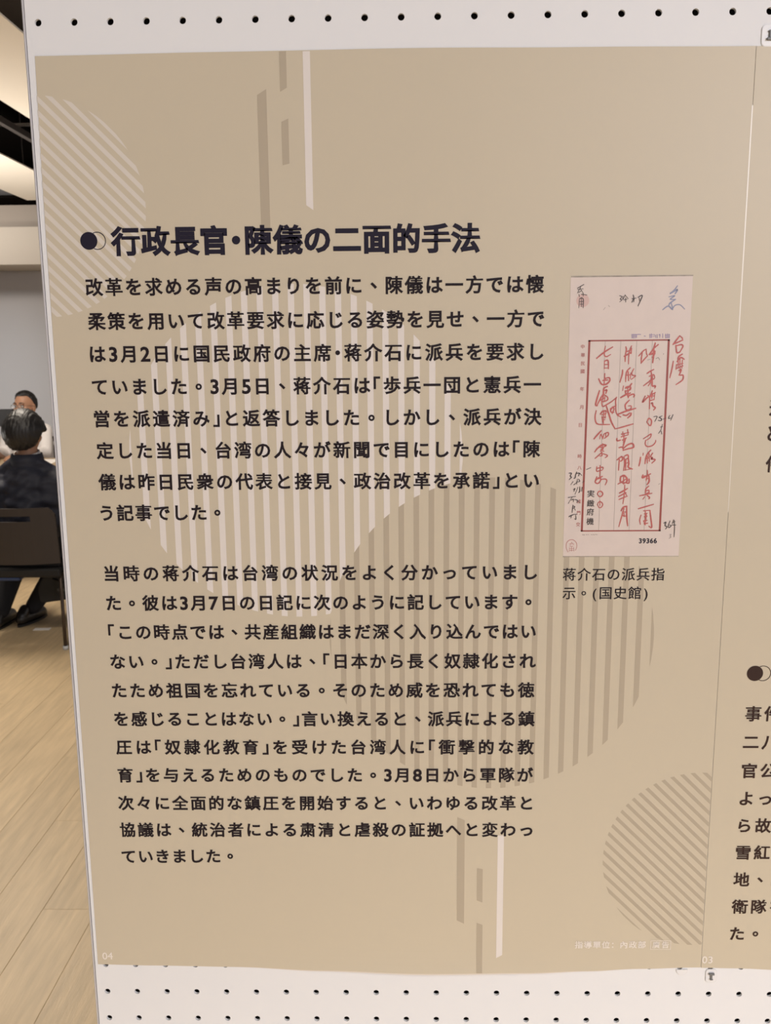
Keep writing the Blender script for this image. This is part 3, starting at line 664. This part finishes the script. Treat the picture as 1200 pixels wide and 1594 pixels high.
for ch, x_, v_ in (('中', 380.4, 222.7), ('華', 380.6, 228.8), ('民', 380.8, 234.7), ('國', 380.8, 240.4), ('年', 380.7, 253.2), ('月', 380.9, 266.3), ('日', 380.6, 279.4), ('時', 380.5, 302.5), ('八', 380.5, 311.0), ('点', 381.0, 336.3), ('門', 381.1, 345.0), ('交', 380.7, 353.8)):
    text_part('form_character', ch, x_ - 1.5, x_ + 1.5, v_, v_, 3.2, 0.012, MT['red_small'], dc, 4)
for ch, v_ in (('実', 330.6), ('緻', 337.9), ('府', 344.4), ('機', 351.6)):
    text_part('stamped_character', ch, 386.9, 392.5, v_, v_, 5.6, 0.016, MT['black_pen'], dc, 5)
text_part('serial_number', '39366', 426.8, 440.0, 366.6, 366.6, 4.6, 0.03, MT['ink_navy'], dc, 4)

# ------------------------------------------------------------------ clear plastic tabs holding the posters
def tab(cx, cv, wdt, hgt, label, flip=1, hook=True, half=False):
    t = empty('plastic_tab', (cx / 1000, -0.0008, VZ - cv / 1000))
    tag(t, label, 'plastic tab', 'small clear tabs at the poster edges')
    def outline(g):
        w2, h2, r = wdt / 2 - g, hgt / 2 - g, min(wdt, hgt) / 2 * 0.55
        pts = []
        if half: return [((wdt / 2 - g) * math.cos(a), -(hgt - g) * math.sin(a)) for a in [math.pi * k / 16 for k in range(17)]]
        for (sx, sz, a0) in ((1, 1, 0), (-1, 1, 90), (-1, -1, 180), (1, -1, 270)):
            for k in range(6):
                a = math.radians(a0 + 90 * k / 5); pts.append((sx * (w2 - r) + r * math.cos(a), sz * (h2 - r) + r * math.sin(a)))
        return pts
    def plate(name, g, y0, y1, m):
        bm = bmesh.new(); o = outline(g)
        a = [bm.verts.new((x / 1000, y0, z / 1000)) for x, z in o]; b = [bm.verts.new((x / 1000, y1, z / 1000)) for x, z in o]
        bm.faces.new(a); bm.faces.new(b[::-1])
        for k in range(len(o)): bm.faces.new((a[k], a[(k + 1) % len(o)], b[(k + 1) % len(o)], b[k]))
        return bm_obj(name, bm, m, t)
    plate('rim', 0.0, 0.0003, 0.0007, MT['tab_edge'])
    plate('plate', 0.3, 0.0001, 0.0005, MT['tab'])
    if hook:
        bm = bmesh.new()
        s = flip
        def bb(x0, x1, z0, z1, y0): 
            zz = sorted((z0 * s, z1 * s)); box(bm, x0 / 1000, x1 / 1000, y0, -0.0001, zz[0] / 1000, zz[1] / 1000, 0.0003)
        bb(-2.2, 2.2, 1.5, 3.2, -0.0016); bb(-0.8, 0.8, -2.6, 1.6, -0.001); bb(-1.3, 1.3, -3.2, -2.2, -0.0013)
        bm_obj('hook', bm, MT['tab_grey'], t)
tab(500.9, 732.6, 9.2, 12.2, 'rounded clear tab with a grey T-shaped hook below page 03')
tab(476.8, 727.0, 9.6, 5.2, 'half-round clear tab just below the large poster, left of the T-shaped hook', hook=False, half=True)
tab(500.9, 15.6, 11.5, 14.0, 'clear tab with a grey inverted T hook at the top right corner of the picture', flip=-1)
# ------------------------------------------------------------------ people
def bake(chains, ells=()):
    bm = bmesh.new()
    for c in chains: limb(bm, c)
    for e in ells: ell(bm, *e)
    return bm

def hand(bm, wrist, d, side, palm_dn=Vector((0, 0, -1))):
    """relaxed hand: palm, four unequal bent fingers, thumb leaving the side of the palm"""
    d = Vector(d).normalized(); wv = Vector(wrist); dn = palm_dn; lat = d.cross(dn).normalized() * side
    for k in range(4):
        q = wv + lat * (0.011 * (k - 1.5)); r = q + d * 0.075 + lat * 0.005 * (k - 1.5)
        limb(bm, [(*q, 0.014), (*r, 0.0125)])
    for k, L in enumerate((0.036, 0.044, 0.041, 0.031)):
        a = wv + d * 0.078 + lat * (0.019 * (k - 1.5)); b = a + d * L + dn * 0.006; c = b + d * L * 0.55 + dn * 0.018
        limb(bm, [(*a, 0.0095), (*b, 0.0085), (*c, 0.0075)])
    a = wv + d * 0.025 - lat * 0.026; b = a + d * 0.030 - lat * 0.020; c = b + d * 0.030 - lat * 0.004 + dn * 0.006
    limb(bm, [(*a, 0.012), (*b, 0.011), (*c, 0.009)])

def head_shape(bm, c, rz=0.0, s=1.0):
    R = Matrix.Rotation(rz, 3, 'Z'); c = Vector(c)
    def E(p, r): ell(bm, c + R @ (Vector(p) * s), tuple(q * s for q in r), R, seg=22)
    E((0, 0.012, 0.022), (0.076, 0.094, 0.088))        # skull
    E((0, -0.022, -0.03), (0.064, 0.064, 0.075))       # face
    E((0, -0.035, -0.085), (0.040, 0.042, 0.028))      # chin
    for sx in (-1, 1):
        E((sx * 0.042, -0.052, -0.028), (0.024, 0.022, 0.028))   # cheek
        E((sx * 0.076, 0.012, -0.015), (0.009, 0.019, 0.032))    # ear
        E((sx * 0.026, -0.079, 0.022), (0.024, 0.012, 0.008))    # brow
        E((sx * 0.011, -0.092, -0.034), (0.010, 0.010, 0.008))   # nostril wing
    limb(bm, [tuple(c + R @ (Vector((0, -0.084, 0.012)) * s)) + (0.008 * s,), tuple(c + R @ (Vector((0, -0.104, -0.03)) * s)) + (0.011 * s,)])
    E((0, -0.083, -0.060), (0.024, 0.011, 0.006)); E((0, -0.081, -0.071), (0.020, 0.011, 0.007))

def hair_mesh(c, r, rz, parent, thr, thick_fn=None, seed=1):
    """cap of hair whose lower line depends on the direction (front is -Y)"""
    rnd = random.Random(seed)
    bm = bmesh.new()
    bmesh.ops.create_icosphere(bm, subdivisions=5, radius=1.0)
    R = Matrix.Rotation(rz, 3, 'Z')
    for v in bm.verts:
        d = v.co.normalized(); t = thr(d)
        k = (d.z - t) / 0.14; k = max(0.0, min(1.0, k)); k = k * k * (3 - 2 * k)
        strand = 0.014 * math.sin(d.x * 34 + 3 * math.sin(d.y * 5 + d.z * 4)) + 0.012 * math.sin(d.x * 71 + d.y * 23) + 0.010 * math.sin(d.y * 40 + d.x * 9)
        f = (0.78 + 0.22 * k) * (1 + strand * k)
        if thick_fn: f *= 1 + (thick_fn(d)) * k
        v.co = Vector(c) + R @ Vector((d.x * r[0] * f, d.y * r[1] * f, d.z * r[2] * f))
    return bm_obj('hair', bm, MT['hair'], parent, smooth=True)

def shoe(parent, heel, toe):
    h, t = Vector(heel), Vector(toe); d = (t - h).normalized(); L = (t - h).length
    bm = bmesh.new()
    limb(bm, [(*(h + d * 0.03 + Vector((0, 0, .040))), .031), (*(h + d * L * .5 + Vector((0, 0, .040))), .038), (*(h + d * (L - .05) + Vector((0, 0, .032))), .036), (*(h + d * (L - .03) + Vector((0, 0, .026))), .026)])
    limb(bm, [(*(h + d * 0.04 + Vector((0, 0, .06))), .031), (*(h + d * 0.07 + Vector((0, 0, .085))), .031)])
    def w(co): return Vector((co.x, co.y, max(co.z, 0.009)))
    o = fuse('shoe', bm, MT['shoe'], parent, 0.006, 4, warp=w)
    bm = bmesh.new(); n = d.cross(Vector((0, 0, 1)))
    pts = []
    for k in range(24):
        a = 2 * math.pi * k / 24; u = 0.5 + 0.5 * math.cos(a); pts.append(h + d * (u * L) + n * math.sin(a) * (0.034 + 0.008 * u))
    A = [bm.verts.new((p.x, p.y, 0.0)) for p in pts]; B = [bm.verts.new((p.x, p.y, 0.013)) for p in pts]
    bm.faces.new(A[::-1]); bm.faces.new(B)
    for k in range(24): bm.faces.new((A[k], A[(k + 1) % 24], B[(k + 1) % 24], B[k]))
    bm_obj('sole', bm, MT['black'], o)
    return o

def face_parts(parent, c, rz):
    R = Matrix.Rotation(rz, 3, 'Z'); c = Vector(c)
    for sx in (-1, 1):
        bm = bmesh.new(); ell(bm, c + R @ Vector((sx * 0.029, -0.074, 0.002)), (0.013, 0.011, 0.008), R, 14)
        e = bm_obj('eye', bm, MT['eye'], parent, smooth=True)
        bm = bmesh.new(); ell(bm, c + R @ Vector((sx * 0.029, -0.0825, 0.002)), (0.0055, 0.004, 0.0055), R, 10)
        bm_obj('iris', bm, MT['iris'], e, smooth=True)
        bm = bmesh.new(); limb(bm, [(*(c + R @ Vector((sx * 0.012, -0.090, 0.025))), .003), (*(c + R @ Vector((sx * 0.03, -0.089, 0.031))), .0038), (*(c + R @ Vector((sx * 0.047, -0.078, 0.026))), .0025)])
        bm_obj('eyebrow', bm, MT['hair'], parent, smooth=True)
    bm = bmesh.new(); ell(bm, c + R @ Vector((0, -0.0875, -0.0645)), (0.022, 0.0065, 0.0065), R, 14)
    bm_obj('lips', bm, MT['lip'], parent, smooth=True)

# ---- man in the navy suit, back to the camera (faces local -Y, turned half a circle)
a = empty('person', (-1.775, 4.06, 0), math.pi)
tag(a, 'black-haired person in a navy suit seated with back to the camera on a dark chair', 'person')
HC = (-0.008, 0.02, 1.105)
bm = bake([[(0, 0, .50, .13), (0, 0, .65, .12), (0, .0, .80, .13), (0, .0, .90, .10)], [(-0.005, 0.02, .90, .058), (-0.008, 0.01, 1.04, .052)],
   [(-.17, 0, .86, .05), (-.24, -.08, .64, .042), (-.17, -.32, .70, .032), (-.14, -.40, .72, .025)], [(.17, 0, .86, .05), (.24, -.08, .64, .042), (.17, -.32, .70, .032), (.14, -.40, .72, .025)],
   [(-.09, 0, .50, .085), (-.13, -.40, .50, .06), (.10, -.16, .10, .035)], [(.09, 0, .50, .085), (.21, -.40, .50, .06), (.245, -.06, .10, .035)]])
hand(bm, (-.14, -.40, .72), (0.2, -1, -.1), 1); hand(bm, (.14, -.40, .72), (-0.2, -1, -.1), -1)
head_shape(bm, HC, 0.0)
fuse('body', bm, MT['skin'], a, 0.0055, 4)
face_parts(a, HC, 0.0)
def thr_back(d):
    y = d.y
    if y < -0.75: return 0.45
    if y < -0.2: return 0.45 + (y + 0.75) / 0.55 * (-0.57)
    if y < 0.18: return -0.12
    if y < 0.55: return -0.12 - (y - 0.18) / 0.37 * 0.72
    return -0.84 - (y - .55) * 0.3
def th_back(d):
    return (0.10 * max(0, 1 - abs(d.z - 0.1) / 0.7) if True else 0) * abs(d.x)
hair_mesh((HC[0], HC[1] + 0.012, HC[2] + 0.008), (0.103, 0.116, 0.126), 0.0, a, thr_back, th_back)
bm = bake([[(0, .01, .50, .155), (0, .02, .62, .145), (0, .02, .74, .15), (0, .02, .84, .125)],
   [(-.10, .02, .62, .10), (-.12, .02, .80, .105), (-.14, .01, .835, .072)], [(.10, .02, .62, .10), (.12, .02, .80, .105), (.14, .01, .835, .072)],
   [(-.05, .025, .945, .045), (-.12, .01, .888, .048), (-.195, 0, .835, .066), (-.255, -.08, .66, .062), (-.185, -.29, .70, .048)], [(.05, .025, .945, .045), (.12, .01, .888, .048), (.195, 0, .835, .066), (.255, -.08, .66, .062), (.185, -.29, .70, .048)],
   [(-.07, .0, .46, .11), (.07, .0, .46, .11)]])
def suit_warp(co):
    k = 0.008 * math.sin(co.z * 58 + co.x * 22 + 2 * math.sin(co.x * 17)) * (1 if co.y > 0 else .3) + 0.003 * math.sin(co.z * 97 - co.x * 31)
    return Vector((co.x, co.y + k, co.z))
jk = fuse('jacket', bm, MT['suit'], a, 0.008, 7, warp=suit_warp)
bm = bmesh.new()
n = 28
cl = [[bm.verts.new((-0.006 + r * math.cos(2 * math.pi * k / n), 0.016 + r * 1.02 * math.sin(2 * math.pi * k / n), z - 0.012 * math.cos(2 * math.pi * k / n + math.pi / 2) * -1)) for k in range(n)] for r, z in ((.074, .955), (.071, .984), (.067, 1.004), (.062, 1.004))]
for q in range(3):
    for k in range(n): bm.faces.new((cl[q][k], cl[q][(k + 1) % n], cl[q + 1][(k + 1) % n], cl[q + 1][k]))
bm_obj('shirt_collar', bm, MT['shirt'], a, smooth=True)
bm = bmesh.new()
cl = [[bm.verts.new((-0.006 + r * math.cos(2 * math.pi * k / n), 0.018 + r * 1.02 * math.sin(2 * math.pi * k / n), z)) for k in range(n)] for r, z in ((.078, .900), (.088, .955), (.079, .997), (.073, .994))]
for q in range(3):
    for k in range(n): bm.faces.new((cl[q][k], cl[q][(k + 1) % n], cl[q + 1][(k + 1) % n], cl[q + 1][k]))
bm_obj('jacket_collar', bm, MT['suit'], a, smooth=True)
for sx, kx, an in ((-1, -.13, (.10, -.16, .10)), (1, .21, (.245, -.06, .10))):
    bm = bake([[(sx * .09, 0, .50, .10), (kx, -.40, .50, .078), (kx + (an[0] - kx) * .5, -.40 + (an[1] + .40) * .5, .30, .064), (an[0], an[1], .095, .046)]])
    fuse('trouser_leg', bm, MT['trousers'], a, 0.008, 5)
shoe(a, (.150, -.05, 0), (.095, -.31, 0))
shoe(a, (.25, 0.02, 0), (.262, -.26, 0))

# ---- man with glasses and white shirt, facing the camera
g = empty('person', (-2.77, 6.42, 0), 0.0)
tag(g, 'person with glasses and a white shirt seated behind the table, facing the camera', 'person')
HG = (0.0, -0.01, 1.122)
bm = bake([[(0, 0, .50, .13), (0, 0, .65, .12), (0, 0, .82, .13), (0, 0, .92, .10)], [(0, 0.01, .92, .056), (0, .005, 1.05, .052)],
   [(-.15, 0, .91, .048), (-.17, -.10, .74, .04), (-.12, -.33, .765, .032), (-.09, -.40, .765, .025)], [(.15, 0, .91, .048), (.17, -.10, .74, .04), (.12, -.33, .765, .032), (.09, -.40, .765, .025)],
   [(-.09, 0, .50, .085), (-.12, -.40, .50, .06), (-.12, -.34, .10, .035)], [(.09, 0, .50, .085), (.12, -.40, .50, .06), (.12, -.34, .10, .035)]])
hand(bm, (-.09, -.40, .765), (0.3, -1, 0), 1); hand(bm, (.09, -.40, .765), (-0.3, -1, 0), -1)
head_shape(bm, HG, -0.22)
fuse('body', bm, MT['skin'], g, 0.005, 3)
face_parts(g, HG, -0.22)
def thr_front(d):
    y = d.y
    if y < -0.42: return 0.60
    if y < -0.05: return 0.60 + (y + 0.42) / 0.37 * (-0.62)
    if y < 0.3: return -0.02 - (y + 0.05) / 0.35 * 0.55
    return -0.57
hair_mesh((HG[0], HG[1] + 0.012, HG[2] + 0.024), (0.086, 0.105, 0.102), -0.22, g, thr_front, None, 2)
bm = bake([[(0, .01, .50, .15), (0, .01, .66, .145), (0, .01, .80, .15), (0, .01, .88, .115)], [(-.09, .01, .62, .10), (-.10, .01, .84, .095)], [(.09, .01, .62, .10), (.10, .01, .84, .095)],
   [(-.04, .01, .975, .04), (-.145, 0, .925, .056), (-.172, -.09, .75, .05), (-.14, -.26, .775, .042)], [(.04, .01, .975, .04), (.145, 0, .925, .056), (.172, -.09, .75, .05), (.14, -.26, .775, .042)]])
fuse('shirt', bm, MT['shirt'], g, 0.008, 6)
for sx in (-1, 1):
    bm = bake([[(sx * .09, 0, .50, .10), (sx * .12, -.40, .50, .075), (sx * .12, -.36, .28, .062), (sx * .12, -.34, .12, .05)]])
    fuse('trouser_leg', bm, MT['trousers'], g, 0.01, 4)
    shoe(g, (sx * .12, -.30, 0), (sx * .13, -.57, 0))
R = Matrix.Rotation(-0.22, 3, 'Z')
gl = bmesh.new()
for sx in (-1, 1):
    pts = [Vector(HG) + R @ Vector((sx * 0.032 + 0.0265 * math.cos(q), -0.104 + 0.004 * abs(math.cos(q)), 0.0 + 0.0175 * math.sin(q))) for q in [2 * math.pi * k / 20 for k in range(21)]]
    tube(gl, pts, 0.0016, 6)
    tube(gl, [Vector(HG) + R @ Vector((sx * 0.058, -0.100, 0.006)), Vector(HG) + R @ Vector((sx * 0.080, -0.05, 0.006)), Vector(HG) + R @ Vector((sx * 0.083, 0.012, 0.002))], 0.0016, 6)
tube(gl, [Vector(HG) + R @ Vector((-0.007, -0.106, 0.004)), Vector(HG) + R @ Vector((0.007, -0.106, 0.004))], 0.0016, 6)
gf = bm_obj('glasses', gl, MT['glassframe'], g, smooth=True)
for sx in (-1, 1):
    bm = bmesh.new(); vs = [bm.verts.new(Vector(HG) + R @ Vector((sx * 0.032 + 0.026 * math.cos(q), -0.1035, 0.017 * math.sin(q)))) for q in [2 * math.pi * k / 20 for k in range(20)]]
    bm.faces.new(vs); bm_obj('lens', bm, MT['lens'], gf)

# ------------------------------------------------------------------ chairs (facing local -Y)
def chair(loc, rz, label, zt=0.735):
    c = empty('stacking_chair', loc, rz); tag(c, label, 'chair', 'dark stacking chairs')
    # back shell with a handle slot and clipped corners, curved round the sitter
    bm = bmesh.new(); W = 0.222; zb = zt - 0.305; ys = lambda x: 0.19 - 0.9 * x * x
    cols = [-W, -.195, -.155, -.105, -.05, 0, .05, .105, .155, .195, W]; rows = [zb, zb + .08, zb + .18, zt - .072, zt - .042, zt - .02, zt]
    F = {}
    for j, z in enumerate(rows):
        for i, xx in enumerate(cols):
            zz = z - (0.035 if (j == len(rows) - 1 and i in (0, len(cols) - 1)) else 0)
            if j == len(rows) - 2 and i in (0, len(cols) - 1): zz -= 0.03
            for s in (0, 1): F[(i, j, s)] = bm.verts.new((xx, ys(xx) + 0.012 * s + (z - zb) * 0.10, zz))
    def q(*a): bm.faces.new([F[k] for k in a])
    slot = {(i, 3) for i in range(3, 7)}
    for j in range(len(rows) - 1):
        for i in range(len(cols) - 1):
            if (i, j) in slot: continue
            q((i, j, 0), (i + 1, j, 0), (i + 1, j + 1, 0), (i, j + 1, 0)); q((i, j, 1), (i, j + 1, 1), (i + 1, j + 1, 1), (i + 1, j, 1))
    nx, nz = len(cols) - 1, len(rows) - 1
    for i in range(nx): q((i, 0, 0), (i, 0, 1), (i + 1, 0, 1), (i + 1, 0, 0)); q((i, nz, 0), (i + 1, nz, 0), (i + 1, nz, 1), (i, nz, 1))
    for j in range(nz): q((0, j, 0), (0, j + 1, 0), (0, j + 1, 1), (0, j, 1)); q((nx, j, 0), (nx, j, 1), (nx, j + 1, 1), (nx, j + 1, 0))
    for i in range(3, 7): q((i, 3, 0), (i + 1, 3, 0), (i + 1, 3, 1), (i, 3, 1)); q((i, 4, 0), (i, 4, 1), (i + 1, 4, 1), (i + 1, 4, 0))
    q((3, 3, 0), (3, 3, 1), (3, 4, 1), (3, 4, 0)); q((7, 3, 0), (7, 4, 0), (7, 4, 1), (7, 3, 1))
    bm_obj('backrest', bm, MT['chair'], c)
    box_obj('seat', -.22, .22, -.25, .17, .352, .402, MT['bag'], c, 0.012)
    box_obj('seat_cushion', -.21, .21, -.24, .13, .40, .425, MT['bag'], c, 0.01)
    box_obj('seat_underside', .0, .19, -.22, .165, .334, .353, MT['seat'], c, 0.008)
    for s in (-1, 1):
        box_obj('side_arm', s * .255 - .012, s * .255 + .012, .06, .13, .36, zt - .10, MT['chair'], c, 0.006)
        tube_obj('back_bracket', [(s * .235, .14, zt - .12), (s * .262, .11, zt - .14)], 0.009, MT['chrome'], c)
        l = tube_obj('leg', [(s * .215, .10, .39), (s * .214, .15, .34), (s * .274, .30, .012)], 0.009, MT['steel'], c)
        tube_obj('glide', [(s * .274, .30, 0), (s * .274, .30, .02)], 0.014, MT['glide'], l)
        l = tube_obj('leg', [(s * .245, .06, .40), (s * .258, -.08, .22), (s * .27, -.20, .012)], 0.009, MT['steel'], c)
        tube_obj('glide', [(s * .27, -.20, 0), (s * .27, -.20, .02)], 0.014, MT['glide'], l)
        tube_obj('seat_rail', [(s * .235, .15, .37), (s * .235, -.22, .37)], 0.009, MT['steel'], c)
    return c
chair((-1.785, 4.03, 0), math.pi * 1.0, 'dark brown chair with a handle slot in its back, under the person in the suit')
chair((-2.685, 6.42, 0), 0, 'dark chair behind the table, holding the person in the white shirt', 0.86)

# ------------------------------------------------------------------ table and things on it
t = empty('meeting_table', (-3.1, 5.63, 0)); tag(t, 'tan-topped meeting table between the two seated people', 'table')
box_obj('tabletop', -1.1, 1.1, -.55, .55, .70, .73, MT['table'], t, 0.004)
for sx in (-1, 1):
    for sy in (-1, 1):
        tube_obj('leg', [(sx * 1.02, sy * .47, 0), (sx * 1.02, sy * .47, .70)], 0.02, MT['steel'], t)
box_obj('apron', -1.0, 1.0, -.46, -.44, .63, .70, MT['table'], t)
def sheet_thing(name, loc, rz, w_, h_, label, cat, grp=None, th=0.002):
    o = box_obj(name, -w_ / 2, w_ / 2, -h_ / 2, h_ / 2, 0, th, MT['white']); o.location = loc; o.rotation_euler = (0, 0, rz)
    return tag(o, label, cat, grp)
sheet_thing('paper_sheet', (-2.50, 5.86, .7305), 0.12, .30, .42, 'white sheets lying on the table beside the white-shirted person', 'paper')
sheet_thing('paper_sheet', (-2.20, 5.99, .7305), -0.1, .21, .30, 'white sheet at the far right of the table by the board edge', 'paper')
t = empty('black_panel', (-2.865, 5.95, .7305)); tag(t, 'flat black panel on a slim stand at the far left, beside the two heads', 'screen')
box_obj('panel', -.33, .20, -.015, .015, .265, .395, MT['black'], t, 0.004)
tube_obj('stand', [(-.1, 0, .01), (-.1, 0, .27)], 0.012, MT['black'], t)
box_obj('base', -.2, 0, -.08, .08, 0, .012, MT['black'], t, 0.003)

# bag hanging beside the near chair
b = empty('bag', (-1.60, 3.99, .16)); tag(b, 'slim black bag hanging under the right side of the near chair', 'bag')
bm = bmesh.new()
o_ = [(-.13, .02), (.045, .045), (.085, .14), (.08, .178), (-.10, .178), (-.14, .10)]
A = [bm.verts.new((x_, -.02, z_)) for x_, z_ in o_]; B = [bm.verts.new((x_, .03, z_)) for x_, z_ in o_]
bm.faces.new(A); bm.faces.new(B[::-1])
for k in range(6): bm.faces.new((A[k], A[(k + 1) % 6], B[(k + 1) % 6], B[k]))
bmesh.ops.bevel(bm, geom=list(bm.edges), offset=0.008, segments=2, affect='EDGES')
bm_obj('pouch', bm, MT['bag'], b)
tube_obj('strap', [(-.05, -.022, .16), (.05, -.026, .12), (.10, -.03, .20), (.098, -.03, .44)], 0.006, MT['bag'], b)
box_obj('label_patch', -.03, .015, -.0225, -.021, .09, .105, MT['bag_mark'], b)
sp = sheet_thing('paper_scrap', (-1.775, 4.075, .001), 0.05, .09, .04, 'small white paper scrap on the floor by the shoe', 'paper')
